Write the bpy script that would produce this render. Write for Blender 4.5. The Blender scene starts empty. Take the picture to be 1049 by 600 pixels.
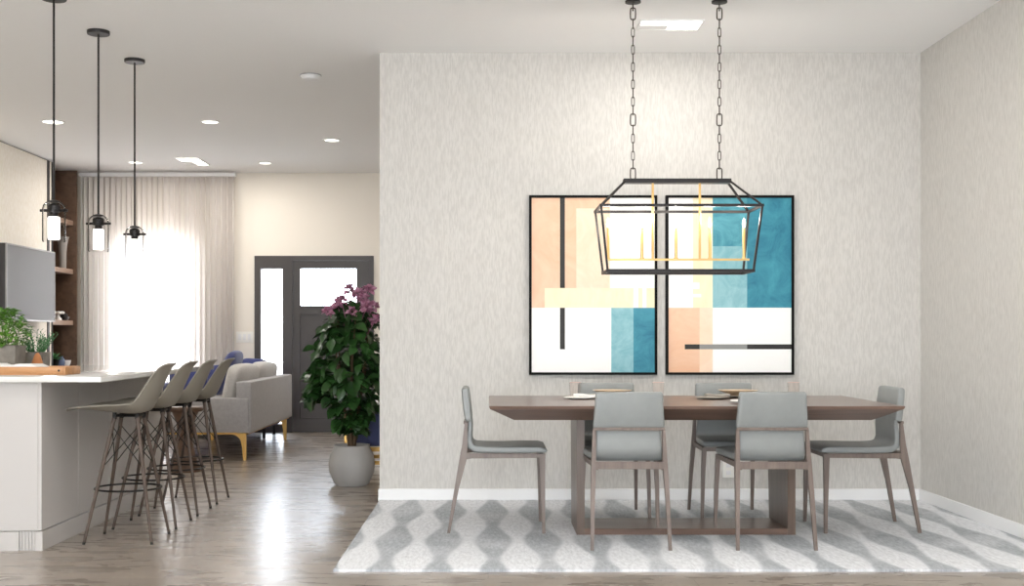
import bpy, bmesh, math, random
from mathutils import Vector, Matrix
random.seed(7)
C = bpy.context.scene
COL = C.collection
PI = math.pi

# ------------------------------------------------------------------ materials
def lin(c):
    return tuple(((v/255)/12.92 if v/255 <= 0.04045 else ((v/255+0.055)/1.055)**2.4) for v in c) + (1,)

def mat(name, col, rough=0.5, metal=0.0, bump=None, var=None, spec=0.5, trans=0, emis=None, coat=0, sheen=0):
    m = bpy.data.materials.new(name); m.use_nodes = True
    nt = m.node_tree; b = nt.nodes['Principled BSDF']
    b.inputs['Base Color'].default_value = lin(col)
    b.inputs['Roughness'].default_value = rough
    b.inputs['Metallic'].default_value = metal
    b.inputs['Specular IOR Level'].default_value = spec
    if trans: b.inputs['Transmission Weight'].default_value = trans
    if coat: b.inputs['Coat Weight'].default_value = coat; b.inputs['Coat Roughness'].default_value = 0.1
    if sheen: b.inputs['Sheen Weight'].default_value = sheen
    if emis:
        b.inputs['Emission Color'].default_value = lin(emis[0]); b.inputs['Emission Strength'].default_value = emis[1]
    tc = nt.nodes.new('ShaderNodeTexCoord'); mp = nt.nodes.new('ShaderNodeMapping')
    nt.links.new(tc.outputs['Object'], mp.inputs[0])
    nz = nt.nodes.new('ShaderNodeTexNoise'); nt.links.new(mp.outputs[0], nz.inputs['Vector'])
    nz.inputs['Scale'].default_value = 30; nz.inputs['Detail'].default_value = 4
    if var:                                   # (second colour, scale xyz)
        mp.inputs['Scale'].default_value = var[1]; nz.inputs['Scale'].default_value = 1
        r = nt.nodes.new('ShaderNodeValToRGB')
        if name.startswith('art'): nz.inputs['Detail'].default_value = 9; nz.inputs['Roughness'].default_value = 0.68; nz.inputs['Distortion'].default_value = 1.2
        r.color_ramp.elements[0].position = 0.32; r.color_ramp.elements[1].position = 0.68
        r.color_ramp.elements[0].color = lin(col); r.color_ramp.elements[1].color = lin(var[0])
        nt.links.new(nz.outputs['Fac'], r.inputs[0]); nt.links.new(r.outputs[0], b.inputs['Base Color'])
    if bump:
        bp = nt.nodes.new('ShaderNodeBump'); bp.inputs['Strength'].default_value = bump
        bp.inputs['Distance'].default_value = 0.004
        nt.links.new(nz.outputs['Fac'], bp.inputs['Height']); nt.links.new(bp.outputs[0], b.inputs['Normal'])
    return m

def wallpaper(name, a, bcol, sx, sz):
    """fine vertical woven strokes on a plaster-like paper"""
    m = bpy.data.materials.new(name); m.use_nodes = True; nt = m.node_tree; N = nt.nodes; L = nt.links
    b = N['Principled BSDF']; b.inputs['Roughness'].default_value = 0.75; b.inputs['Specular IOR Level'].default_value = 0.25
    tc = N.new('ShaderNodeTexCoord'); mp = N.new('ShaderNodeMapping'); mp.inputs['Scale'].default_value = (sx, sx, sz)
    mp.inputs['Rotation'].default_value = (0, 0.10, 0)
    L.new(tc.outputs['Object'], mp.inputs[0])
    n1 = N.new('ShaderNodeTexNoise'); n1.inputs['Scale'].default_value = 1; n1.inputs['Detail'].default_value = 3
    n1.inputs['Distortion'].default_value = 0.4
    L.new(mp.outputs[0], n1.inputs['Vector'])
    r = N.new('ShaderNodeValToRGB'); e = r.color_ramp.elements
    e[0].position = 0.36; e[1].position = 0.62; e[0].color = lin(a); e[1].color = lin(bcol)
    L.new(n1.outputs['Fac'], r.inputs[0]); L.new(r.outputs[0], b.inputs['Base Color'])
    bp = N.new('ShaderNodeBump'); bp.inputs['Strength'].default_value = 0.15; bp.inputs['Distance'].default_value = 0.003
    L.new(n1.outputs['Fac'], bp.inputs['Height']); L.new(bp.outputs[0], b.inputs['Normal'])
    return m

def wood(name, a, bcol, axis='X', rough=0.4, scale=1.0, coat=0):
    m = bpy.data.materials.new(name); m.use_nodes = True; nt = m.node_tree; N = nt.nodes; L = nt.links
    b = N['Principled BSDF']; b.inputs['Roughness'].default_value = rough
    if coat: b.inputs['Coat Weight'].default_value = coat; b.inputs['Coat Roughness'].default_value = 0.15
    tc = N.new('ShaderNodeTexCoord'); mp = N.new('ShaderNodeMapping')
    s = {'X': (1.5, 26, 26), 'Y': (26, 1.5, 26), 'Z': (26, 26, 1.5)}[axis]
    mp.inputs['Scale'].default_value = tuple(v*scale for v in s)
    L.new(tc.outputs['Object'], mp.inputs[0])
    n1 = N.new('ShaderNodeTexNoise'); n1.inputs['Scale'].default_value = 1; n1.inputs['Detail'].default_value = 6
    n1.inputs['Distortion'].default_value = 0.6
    L.new(mp.outputs[0], n1.inputs['Vector'])
    r = N.new('ShaderNodeValToRGB'); e = r.color_ramp.elements
    e[0].position = 0.3; e[1].position = 0.7; e[0].color = lin(a); e[1].color = lin(bcol)
    L.new(n1.outputs['Fac'], r.inputs[0]); L.new(r.outputs[0], b.inputs['Base Color'])
    return m

def floor_mat():
    m = bpy.data.materials.new('floor_planks'); m.use_nodes = True; nt = m.node_tree; N = nt.nodes; L = nt.links
    b = N['Principled BSDF']; b.inputs['Coat Weight'].default_value = 0.6; b.inputs['Coat Roughness'].default_value = 0.33
    tc = N.new('ShaderNodeTexCoord')
    br = N.new('ShaderNodeTexBrick'); br.offset = 0.37; br.inputs['Scale'].default_value = 1
    br.inputs['Brick Width'].default_value = 1.5; br.inputs['Row Height'].default_value = 0.235
    br.inputs['Mortar Size'].default_value = 0.0022; br.inputs['Mortar Smooth'].default_value = 0.3
    br.inputs['Color1'].default_value = (0, 0, 0, 1); br.inputs['Color2'].default_value = (1, 1, 1, 1)
    br.inputs['Mortar'].default_value = (0.5, 0.5, 0.5, 1)
    L.new(tc.outputs['Object'], br.inputs['Vector'])
    mp = N.new('ShaderNodeMapping'); mp.inputs['Scale'].default_value = (2.2, 7, 1)
    L.new(tc.outputs['Object'], mp.inputs[0])
    n1 = N.new('ShaderNodeTexNoise'); n1.inputs['Scale'].default_value = 1.3; n1.inputs['Detail'].default_value = 7
    n1.inputs['Roughness'].default_value = 0.55; n1.inputs['Distortion'].default_value = 0.5
    L.new(mp.outputs[0], n1.inputs['Vector'])
    mx = N.new('ShaderNodeMath'); mx.operation = 'MULTIPLY_ADD'; mx.inputs[1].default_value = 0.16
    L.new(br.outputs['Color'], mx.inputs[0]); L.new(n1.outputs['Fac'], mx.inputs[2])
    r = N.new('ShaderNodeValToRGB'); e = r.color_ramp.elements
    e[0].position = 0.25; e[1].position = 0.85; e[0].color = lin((120, 108, 97)); e[1].color = lin((170, 158, 145))
    L.new(mx.outputs[0], r.inputs[0])
    mm = N.new('ShaderNodeMixRGB'); mm.inputs[2].default_value = lin((112, 101, 90))
    L.new(br.outputs['Fac'], mm.inputs[0]); L.new(r.outputs[0], mm.inputs[1]); L.new(mm.outputs[0], b.inputs['Base Color'])
    rr = N.new('ShaderNodeMapRange'); rr.inputs[3].default_value = 0.20; rr.inputs[4].default_value = 0.36
    L.new(n1.outputs['Fac'], rr.inputs[0]); L.new(rr.outputs[0], b.inputs['Roughness'])
    bp = N.new('ShaderNodeBump'); bp.inputs['Strength'].default_value = 0.25; bp.inputs['Distance'].default_value = 0.002
    L.new(n1.outputs['Fac'], bp.inputs['Height'])
    b2 = N.new('ShaderNodeBump'); b2.inputs['Strength'].default_value = 0.4; b2.inputs['Distance'].default_value = -0.002
    L.new(br.outputs['Fac'], b2.inputs['Height']); L.new(bp.outputs[0], b2.inputs['Normal']); L.new(b2.outputs[0], b.inputs['Normal'])
    return m

def rug_mat():
    m = bpy.data.materials.new('rug_ogee'); m.use_nodes = True; nt = m.node_tree; N = nt.nodes; L = nt.links
    b = N['Principled BSDF']; b.inputs['Roughness'].default_value = 0.95; b.inputs['Specular IOR Level'].default_value = 0.1
    tc = N.new('ShaderNodeTexCoord'); sp = N.new('ShaderNodeSeparateXYZ'); L.new(tc.outputs['Object'], sp.inputs[0])
    def M(op, a, c=None, d=None):
        n = N.new('ShaderNodeMath'); n.operation = op
        for i, v in enumerate((a, c, d)):
            if v is None: continue
            if isinstance(v, (int, float)): n.inputs[i].default_value = v
            else: L.new(v, n.inputs[i])
        return n.outputs[0]
    nw = N.new('ShaderNodeTexNoise'); nw.inputs['Scale'].default_value = 9; nw.inputs['Detail'].default_value = 3
    L.new(tc.outputs['Object'], nw.inputs['Vector'])
    wob = M('MULTIPLY', M('SUBTRACT', nw.outputs['Fac'], 0.5), 0.6)
    cx = M('COSINE', M('ADD', M('MULTIPLY', sp.outputs[0], 2*PI/0.268), wob))
    cy = M('MULTIPLY', M('COSINE', M('ADD', M('MULTIPLY', sp.outputs[1], 2*PI/1.05), 2.45)), 0.72)
    # distressed fibre texture
    mp = N.new('ShaderNodeMapping'); mp.inputs['Scale'].default_value = (60, 14, 1); L.new(tc.outputs['Object'], mp.inputs[0])
    n1 = N.new('ShaderNodeTexNoise'); n1.inputs['Scale'].default_value = 1; n1.inputs['Detail'].default_value = 5; n1.inputs['Roughness'].default_value = 0.7
    L.new(mp.outputs[0], n1.inputs['Vector'])
    f = M('ADD', cx, cy)
    f2 = M('MULTIPLY_ADD', M('ADD', f, M('MULTIPLY', M('SUBTRACT', n1.outputs['Fac'], 0.5), 1.6)), 2.2, 0.5)
    cl = N.new('ShaderNodeClamp'); L.new(f2, cl.inputs[0])
    n2 = N.new('ShaderNodeTexNoise'); n2.inputs['Scale'].default_value = 2.3; n2.inputs['Detail'].default_value = 4; L.new(tc.outputs['Object'], n2.inputs['Vector'])
    rs = N.new('ShaderNodeValToRGB'); e = rs.color_ramp.elements
    e[0].position = 0.3; e[1].position = 0.7; e[0].color = lin((150, 155, 160)); e[1].color = lin((196, 200, 204)); L.new(n1.outputs['Fac'], rs.inputs[0])
    rl = N.new('ShaderNodeValToRGB'); e = rl.color_ramp.elements
    e[0].position = 0.3; e[1].position = 0.62; e[0].color = lin((206, 208, 211)); e[1].color = lin((238, 240, 243)); L.new(n1.outputs['Fac'], rl.inputs[0])
    amt = M('MULTIPLY', cl.outputs[0], M('MULTIPLY_ADD', n2.outputs['Fac'], 2.0, -0.12))
    cl2 = N.new('ShaderNodeClamp'); L.new(amt, cl2.inputs[0])
    mx = N.new('ShaderNodeMixRGB'); L.new(cl2.outputs[0], mx.inputs[0]); L.new(rl.outputs[0], mx.inputs[1]); L.new(rs.outputs[0], mx.inputs[2])
    L.new(mx.outputs[0], b.inputs['Base Color'])
    bp = N.new('ShaderNodeBump'); bp.inputs['Strength'].default_value = 0.5; bp.inputs['Distance'].default_value = 0.003
    L.new(n1.outputs['Fac'], bp.inputs['Height']); L.new(bp.outputs[0], b.inputs['Normal'])
    return m

def glass_mat(name, tint=(255, 255, 255), gl=0.12, rough=0.03, edge=None):
    m = bpy.data.materials.new(name); m.use_nodes = True; nt = m.node_tree; N = nt.nodes; L = nt.links
    N.remove(N['Principled BSDF'])
    t = N.new('ShaderNodeBsdfTransparent'); t.inputs[0].default_value = lin(tint)
    if edge:
        lw = N.new('ShaderNodeLayerWeight'); lw.inputs[0].default_value = 0.35
        rp = N.new('ShaderNodeValToRGB'); rp.color_ramp.elements[0].position = 0.35; rp.color_ramp.elements[1].position = 0.95
        rp.color_ramp.elements[0].color = lin(tint); rp.color_ramp.elements[1].color = lin(edge)
        L.new(lw.outputs['Facing'], rp.inputs[0]); L.new(rp.outputs[0], t.inputs[0])
    g = N.new('ShaderNodeBsdfGlossy'); g.inputs['Roughness'].default_value = rough
    fr = N.new('ShaderNodeLayerWeight'); fr.inputs[0].default_value = gl
    mx = N.new('ShaderNodeMixShader'); L.new(fr.outputs['Fresnel'], mx.inputs[0]); L.new(t.outputs[0], mx.inputs[1]); L.new(g.outputs[0], mx.inputs[2])
    L.new(mx.outputs[0], N['Material Output'].inputs[0])
    return m

def sheer_mat():
    m = bpy.data.materials.new('sheer_fabric'); m.use_nodes = True; nt = m.node_tree; N = nt.nodes; L = nt.links
    N.remove(N['Principled BSDF'])
    d = N.new('ShaderNodeBsdfDiffuse'); d.inputs[0].default_value = lin((218, 212, 208))
    t = N.new('ShaderNodeBsdfTranslucent'); t.inputs[0].default_value = lin((228, 224, 220))
    tr = N.new('ShaderNodeBsdfTransparent')
    m1 = N.new('ShaderNodeMixShader'); m1.inputs[0].default_value = 0.30; L.new(d.outputs[0], m1.inputs[1]); L.new(t.outputs[0], m1.inputs[2])
    m2 = N.new('ShaderNodeMixShader'); m2.inputs[0].default_value = 0.05; L.new(m1.outputs[0], m2.inputs[1]); L.new(tr.outputs[0], m2.inputs[2])
    L.new(m2.outputs[0], N['Material Output'].inputs[0])
    return m

M = dict(
    ceiling=mat('ceiling_paint', (247, 247, 247), 0.9, bump=0.05),
    paper=wallpaper('grey_wallpaper', (199, 196, 191), (212, 209, 204), 110, 17),
    linen=wallpaper('cream_linen_wall', (236, 228, 214), (244, 238, 228), 60, 20),
    cream=mat('cream_wall_paint', (240, 233, 222), 0.85, bump=0.05),
    trim=mat('white_trim', (238, 238, 238), 0.45),
    floor=floor_mat(), rug=rug_mat(),
    rugedge=mat('rug_binding', (222, 219, 214), 0.95),
    ground=mat('outside_paving', (205, 203, 198), 0.9, bump=0.2),
    shell_ext=mat('outer_wall', (225, 222, 216), 0.9),
    door=mat('charcoal_door', (66, 61, 60), 0.45, bump=0.05),
    walnut=wood('walnut_table', (92, 72, 62), (118, 95, 83), 'X', 0.3, coat=0.25),
    walnutz=wood('walnut_base', (86, 71, 62), (110, 93, 82), 'Z', 0.32),
    chairwood=wood('taupe_chair_wood', (104, 91, 84), (124, 110, 102), 'Z', 0.45, 1.5),
    leather=mat('grey_leather', (136, 139, 138), 0.42, bump=0.10, var=((141, 144, 143), (14, 14, 14))),
    black=mat('black_metal', (46, 44, 44), 0.45, 0.6),
    blackframe=mat('black_picture_frame', (14, 13, 13), 0.7, spec=0.15),
    bronze=mat('dark_chain_metal', (78, 70, 64), 0.4, 0.7),
    gold=mat('brushed_gold', (222, 184, 122), 0.38, 0.75),
    goldleg=mat('gold_leg', (206, 164, 92), 0.35, 0.5),
    niche=wood('brown_veneer', (80, 60, 46), (108, 82, 64), 'Y', 0.5, 0.6),
    shelf=mat('taupe_shelf', (140, 115, 98), 0.5, var=((150, 124, 106), (3, 30, 30))),
    cab=mat('white_cabinet_lacquer', (196, 192, 189), 0.38),
    marble=mat('white_marble', (232, 231, 228), 0.07, var=((216, 214, 210), (2.2, 1.5, 2)), coat=0.4),
    stoolshell=mat('grey_moulded_shell', (136, 130, 119), 0.5),
    stoolleg=wood('dark_stool_wood', (66, 54, 46), (94, 78, 68), 'Z', 0.5, 2),
    wire=mat('black_wire', (30, 28, 27), 0.4, 0.6),
    sofa=mat('light_grey_upholstery', (162, 159, 159), 0.9, bump=0.35, sheen=0.2, var=((172, 169, 169), (40, 40, 40))),
    sofacush=mat('pale_grey_cushion', (180, 176, 172), 0.92, bump=0.4, sheen=0.2, var=((190, 186, 182), (50, 50, 50))),
    navy=mat('navy_fabric', (46, 54, 104), 0.9, bump=0.3, sheen=0.3, var=((56, 64, 118), (18, 18, 18))),
    navydk=mat('dark_navy_fabric', (70, 78, 116), 0.85, bump=0.2),
    pot=mat('pale_grey_ceramic', (160, 157, 154), 0.6, bump=0.1, var=((170, 167, 163), (6, 6, 2))),
    soil=mat('soil', (58, 42, 32), 0.95, bump=1.0),
    trunk=mat('plant_stem', (88, 68, 48), 0.8, bump=0.6),
    leaf=mat('dark_green_leaf', (24, 50, 22), 0.34, var=((52, 92, 40), (7, 7, 7))),
    basil=mat('bright_herb_leaf', (74, 128, 40), 0.5, var=((128, 176, 70), (24, 24, 24))),
    rosemary=mat('deep_herb_leaf', (56, 112, 66), 0.55, var=((96, 150, 96), (24, 24, 24))),
    petal=mat('pink_petal', (158, 92, 122), 0.55, var=((200, 150, 172), (30, 30, 30))),
    concrete=mat('concrete_planter', (120, 114, 106), 0.85, bump=0.5, var=((142, 136, 128), (16, 16, 16))),
    terracotta=mat('terracotta', (176, 112, 66), 0.75, var=((192, 128, 80), (20, 20, 20))),
    traywood=wood('tray_wood', (170, 118, 74), (198, 146, 98), 'X', 0.45, 1.2),
    cloth=mat('white_cloth', (240, 238, 234), 0.9, bump=0.3),
    tvscreen=mat('grey_screen', (124, 124, 128), 0.5, spec=0.25),
    tvframe=mat('tv_bezel', (52, 50, 52), 0.4),
    tvedge=mat('tv_silver_edge', (150, 148, 148), 0.35, 0.5),
    switch=mat('switch_plastic', (246, 244, 238), 0.4),
    white=mat('white_ceramic', (238, 236, 232), 0.25),
    grey=mat('grey_ceramic', (150, 144, 138), 0.4),
    pinkrim=mat('pink_gold_rim', (222, 196, 186), 0.35, 0.4),
    blue=mat('blue_glaze', (96, 110, 140), 0.3),
    tan=mat('tan_plate', (206, 178, 146), 0.4),
    greyplate=mat('grey_plate', (150, 142, 132), 0.4),
    glass=glass_mat('clear_glass', (250, 250, 250), 0.08, edge=(165, 163, 160)),
    pane=glass_mat('window_glass', (250, 252, 255), 0.05),
    tumbler=glass_mat('tumbler_glass', (255, 253, 252), 0.02),
    sheer=sheer_mat(),
    frost=mat('lit_frosted_glass', (255, 255, 255), 0.4, emis=((255, 250, 242), 1.6)),
    lens=mat('lit_lens', (255, 255, 255), 0.4, emis=((255, 248, 232), 5.0)),
    flame=mat('lit_bulb', (255, 255, 255), 0.4, emis=((255, 244, 222), 4.0)),
    peach=mat('art_peach', (234, 186, 152), 0.6, var=((243, 208, 180), (3, 3, 3))),
    peachlt=mat('art_pale_peach', (244, 212, 184), 0.6, var=((250, 228, 206), (4, 4, 4))),
    creamart=mat('art_cream', (246, 228, 190), 0.6, var=((250, 238, 210), (6, 6, 3))),
    whiteart=mat('art_white', (250, 249, 247), 0.55),
    tealdk=mat('art_teal', (14, 108, 134), 0.5, var=((62, 150, 170), (5, 5, 5))),
    teallt=mat('art_pale_teal', (112, 172, 184), 0.55, var=((158, 202, 208), (6, 6, 6))),
    tealmid=mat('art_mid_teal', (44, 128, 148), 0.5, var=((104, 180, 194), (5, 5, 5))),
    greyart=mat('art_grey', (142, 142, 140), 0.6),
    blackart=mat('art_black', (38, 36, 35), 0.6),
)

# ------------------------------------------------------------------ mesh helpers
def box(bm, x0, x1, y0, y1, z0, z1, bev=0.0, seg=2):
    vs = [bm.verts.new(p) for p in ((x0,y0,z0),(x1,y0,z0),(x1,y1,z0),(x0,y1,z0),(x0,y0,z1),(x1,y0,z1),(x1,y1,z1),(x0,y1,z1))]
    fs = [bm.faces.new([vs[i] for i in q]) for q in ((3,2,1,0),(4,5,6,7),(0,1,5,4),(1,2,6,5),(2,3,7,6),(3,0,4,7))]
    if bev:
        es = list({e for f in fs for e in f.edges})
        bmesh.ops.bevel(bm, geom=es, offset=bev, segments=seg, affect='EDGES', profile=0.5)

def loft(bm, rings, cap=True, closed=False):
    R = [[bm.verts.new(p) for p in r] for r in rings]
    n = len(R[0]); m = len(R)
    for i in range(m if closed else m-1):
        a, b = R[i], R[(i+1) % m]
        for j in range(n):
            bm.faces.new((a[j], a[(j+1) % n], b[(j+1) % n], b[j]))
    if cap and not closed:
        bm.faces.new(list(reversed(R[0]))); bm.faces.new(R[-1])

def tube(bm, pts, r, seg=8, closed=False, sq=None):
    pts = [Vector(p) for p in pts]; n = len(pts); rings = []; up0 = None
    for i, p in enumerate(pts):
        if closed: d = pts[(i+1) % n] - pts[i-1]
        else: d = pts[min(i+1, n-1)] - pts[max(i-1, 0)]
        d.normalize()
        ref = up0 if up0 is not None else (Vector((0, 0, 1)) if abs(d.z) < 0.9 else Vector((0, 1, 0)))
        u = d.cross(ref)
        if u.length < 1e-4: u = d.cross(Vector((1, 0, 0)))
        u.normalize(); v = u.cross(d).normalized(); up0 = v
        rr = r[i] if isinstance(r, (list, tuple)) else r
        if sq: rings.append([p + u*(sx*rr) + v*(sy*rr*sq) for sx, sy in ((-1,-1),(1,-1),(1,1),(-1,1))])
        else: rings.append([p + (u*math.cos(2*PI*k/seg) + v*math.sin(2*PI*k/seg))*rr for k in range(seg)])
    loft(bm, rings, cap=not closed, closed=closed)

def taper_bar(bm, p0, p1, a0, a1):
    """rectangular leg between p0 and p1; a = (half x, half y)"""
    r = []
    for p, a in ((p0, a0), (p1, a1)):
        r.append([(p[0]+sx*a[0], p[1]+sy*a[1], p[2]) for sx, sy in ((-1,-1),(1,-1),(1,1),(-1,1))])
    loft(bm, r)

def lathe(bm, prof, c=(0, 0, 0), seg=32, cap=True):
    loft(bm, [[(c[0]+r*math.cos(2*PI*k/seg), c[1]+r*math.sin(2*PI*k/seg), c[2]+z) for k in range(seg)] for r, z in prof], cap=cap)

def cushion(bm, c, s, bulge=0.35, n=10, rot=None, pw=4):
    """soft pillow: rounded block with puffed faces; s = full sizes"""
    b2 = bmesh.new(); bmesh.ops.create_cube(b2, size=2)
    bmesh.ops.subdivide_edges(b2, edges=b2.edges[:], cuts=n, use_grid_fill=True)
    for v in b2.verts:
        x, y, z = v.co
        l = (abs(x)**pw + abs(y)**pw + abs(z)**pw)**(1/pw)
        p = Vector((x/l, y/l, z/l))
        t = min(range(3), key=lambda i: s[i])
        o = [i for i in range(3) if i != t]
        edge = max(abs(p[o[0]]), abs(p[o[1]]))
        p[t] *= 1 - bulge*edge**3
        v.co = Vector((p.x*s[0]/2, p.y*s[1]/2, p.z*s[2]/2))
    mt = Matrix.Translation(c) @ (rot.to_4x4() if rot else Matrix.Identity(4))
    vm = {v: bm.verts.new(mt @ v.co) for v in b2.verts}
    for f in b2.faces: bm.faces.new([vm[v] for v in f.verts])
    b2.free()

def obj(name, bm, m, parent=None, angle=35, origin=None):
    bmesh.ops.recalc_face_normals(bm, faces=bm.faces[:])
    me = bpy.data.meshes.new(name)
    if origin is not None:
        bmesh.ops.translate(bm, verts=bm.verts[:], vec=-Vector(origin))
    bm.to_mesh(me); bm.free()
    for p in me.polygons: p.use_smooth = True
    me.set_sharp_from_angle(angle=math.radians(angle))
    for x in (m if isinstance(m, (list, tuple)) else [m]): me.materials.append(x)
    o = bpy.data.objects.new(name, me); COL.objects.link(o)
    if origin is not None: o.location = origin
    if parent: o.parent = parent
    return o

def tag(o, label, cat, group=None, kind=None):
    o['label'] = label; o['category'] = cat
    if group: o['group'] = group
    if kind: o['kind'] = kind
    return o

def thing(name, label, cat, loc=(0, 0, 0), rz=0, group=None):
    o = bpy.data.objects.new(name, None); COL.objects.link(o)
    o.location = loc; o.rotation_euler = (0, 0, rz); o.empty_display_size = 0.1
    return tag(o, label, cat, group)

def dup(o, parent=None):
    c = o.copy(); COL.objects.link(c)
    if parent: c.parent = parent
    for ch in list(o.children): dup(ch, c)
    return c

def B(*a, **k):
    bm = bmesh.new(); box(bm, *a, **k); return bm

def struct(name, bm, m, parent=None, label=None, cat=None):
    o = obj(name, bm, m, parent)
    if parent is None:
        o['kind'] = 'structure'
        if label: o['label'] = label; o['category'] = cat
    return o

# ------------------------------------------------------------------ camera
# 1049x600 frame, focal 1200 px, vanishing point at pixel (500, 346)
cam = bpy.data.cameras.new('camera'); co = bpy.data.objects.new('camera', cam); COL.objects.link(co)
co.location = (0, 0, 1.11); co.rotation_euler = (PI/2, 0, 0)
cam.sensor_width = 36; cam.lens = 1200/1049*36
cam.shift_x = (524.5-500)/1049; cam.shift_y = (346-300)/1049
cam.clip_start = 0.05
C.camera = co

H = 3.05
YB, YF = 7.97, 13.79           # dining wall, far wall
XR, XL = 2.944, -4.79

# ------------------------------------------------------------------ setting
struct('floor', B(-5.3, 3.1, -3.1, 14.0, -0.12, 0), M['floor'], label='glossy grey brown wood plank floor running through both rooms', cat='floor')
struct('ceiling', B(-5.3, 3.1, -3.1, 14.0, H, H+0.1), M['ceiling'], label='smooth off white ceiling over both rooms', cat='ceiling')
struct('wall_back', B(-0.7375, XR, YB, YB+0.14, 0, H), M['paper'], label='textured pale grey wallpapered wall behind the paintings', cat='wall')
struct('wall_right', B(XR, XR+0.12, -3.0, YB+0.14, 0, H), M['paper'], label='textured pale grey wallpapered wall at the right', cat='wall')
struct('wall_hall', B(0.6, 0.72, YB+0.14, YF, 0, H), M['cream'])
struct('wall_left', B(XL-0.12, XL, -3.0, 12.86, 0, H-0.012), M['linen'], label='cream linen textured wall carrying the television', cat='wall')
# wall behind the camera; its wide opening is added to admit fill light
bm = bmesh.new()
box(bm, XL-0.12, -2.9, -3.12, -3.0, 0, H); box(bm, 0.5, XR+0.12, -3.12, -3.0, 0, H); box(bm, -2.9, 0.5, -3.12, -3.0, 2.5, H)
struct('wall_rear', bm, M['cream'])
# far wall with window and door openings
W0, W1, WZ0, WZ1 = -4.40, -3.47, 0.35, 2.28
D0, D1, DZ = -2.747, -1.345, 2.075
bm = bmesh.new()
box(bm, -5.25, W0, YF, YF+0.14, 0, H); box(bm, W0, W1, YF, YF+0.14, 0, WZ0); box(bm, W0, W1, YF, YF+0.14, WZ1, H)
box(bm, W1, D0, YF, YF+0.14, 0, H); box(bm, D0, D1, YF, YF+0.14, DZ, H); box(bm, D1, 0.72, YF, YF+0.14, 0, H)
struct('wall_far', bm, M['cream'], label='cream painted far wall with the dark entry door', cat='wall')
# window
w = bmesh.new()
for a in ((W0, W0+0.05, WZ0, WZ1), (W1-0.05, W1, WZ0, WZ1), (W0+0.05, W1-0.05, WZ0, WZ0+0.05), (W0+0.05, W1-0.05, WZ1-0.05, WZ1)):
    box(w, a[0], a[1], YF+0.03, YF+0.09, a[2], a[3])
win = struct('window_1', w, M['trim'], label='bright white window hidden behind the sheer curtain', cat='window')
struct('window_pane', B(W0+0.05, W1-0.05, YF+0.055, YF+0.063, WZ0+0.05, WZ1-0.05), M['pane'], win)
# niche box
bm = bmesh.new()
box(bm, -5.25, XL-0.12, 12.74, 12.86, 0, H)
box(bm, -5.25, -5.15, 12.86, YF, 0, H)
struct('wall_niche', bm, M['cream'])

# door with sidelight
dr = bpy.data.objects.new('door_1', None); COL.objects.link(dr); dr.location = (-2.05, YF, 0)
dr['kind'] = 'structure'; dr['label'] = 'charcoal entry door with a small upper light and tall sidelight'; dr['category'] = 'door'
inv = Vector((2.05, -YF, 0))
def dpart(name, bm, m):
    bmesh.ops.translate(bm, verts=bm.verts[:], vec=inv); return obj(name, bm, m, dr)
bm = bmesh.new(); y0, y1 = YF-0.02, YF+0.12
box(bm, D0, -2.671, y0, y1, 0, DZ); box(bm, D1-0.05, D1, y0, y1, 0, DZ); box(bm, -2.671, D1-0.05, y0, y1, 2.02, DZ)
box(bm, -2.418, -2.299, y0, y1, 0, 2.02); box(bm, -2.671, -2.418, y0, y1, 0, 0.10); box(bm, -2.299, D1-0.05, y0+0.03, y1, 0, 0.011); box(bm, -2.299, D1-0.05, y0+0.08, y1, 0.011, 0.03); box(bm, -2.671, -2.418, y0, y1, 1.925, 2.02)
dpart('door_frame', bm, M['door'])
gx0, gx1, gz0, gz1 = -2.213, -1.552, 1.49, 1.926
dx0, dx1 = -2.296, D1-0.053
bm = bmesh.new(); y0, y1 = YF+0.0, YF+0.05
box(bm, dx0, gx0, y0, y1, 0.012, 2.017); box(bm, gx1, dx1, y0, y1, 0.012, 2.017)
box(bm, gx0, gx1, y0, y1, gz1, 2.017); box(bm, gx0, gx1, y0, y1, 1.386, gz0)
box(bm, gx0, gx1, y0, y1, 0.012, 0.16); box(bm, gx0, gx1, y0+0.016, y1-0.01, 0.16, 1.386)
box(bm, gx0-0.014, gx1+0.014, y0-0.01, y0, gz0-0.014, gz0); box(bm, gx0-0.014, gx1+0.014, y0-0.01, y0, gz1, gz1+0.014)
dpart('door_leaf', bm, M['door'])
dpart('door_glass', B(gx0, gx1, YF+0.02, YF+0.028, gz0, gz1), M['pane'])
dpart('sidelight_glass', B(-2.671, -2.418, YF+0.05, YF+0.058, 0.10, 1.925), M['pane'])
bm = bmesh.new(); tube(bm, [(dx1-0.06, YF-0.05, 0.95), (dx1-0.06, YF-0.05, 1.2)], 0.01, 8); tube(bm, [(dx1-0.06, YF-0.05, 0.97), (dx1-0.06, YF+0.0, 0.97)], 0.007, 6); tube(bm, [(dx1-0.06, YF-0.05, 1.18), (dx1-0.06, YF+0.0, 1.18)], 0.007, 6)
dpart('door_handle', bm, M['black'])

# baseboards
def base(name, x0, x1, y0, y1, h=0.085):
    bm = B(x0, x1, y0, y1, 0, h, bev=0.004, seg=1); return struct(name, bm, M['trim'])
base('baseboard_back', -0.7475, XR-0.016, YB-0.016, YB)
base('baseboard_right', XR-0.016, XR, -2.9, YB)
base('baseboard_far', D1, 0.6, YF-0.014, YF)
bm = B(W1+0.0, D0, YF-0.014, YF, 0, 0.085); struct('baseboard_far_left', bm, M['trim'])
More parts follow.
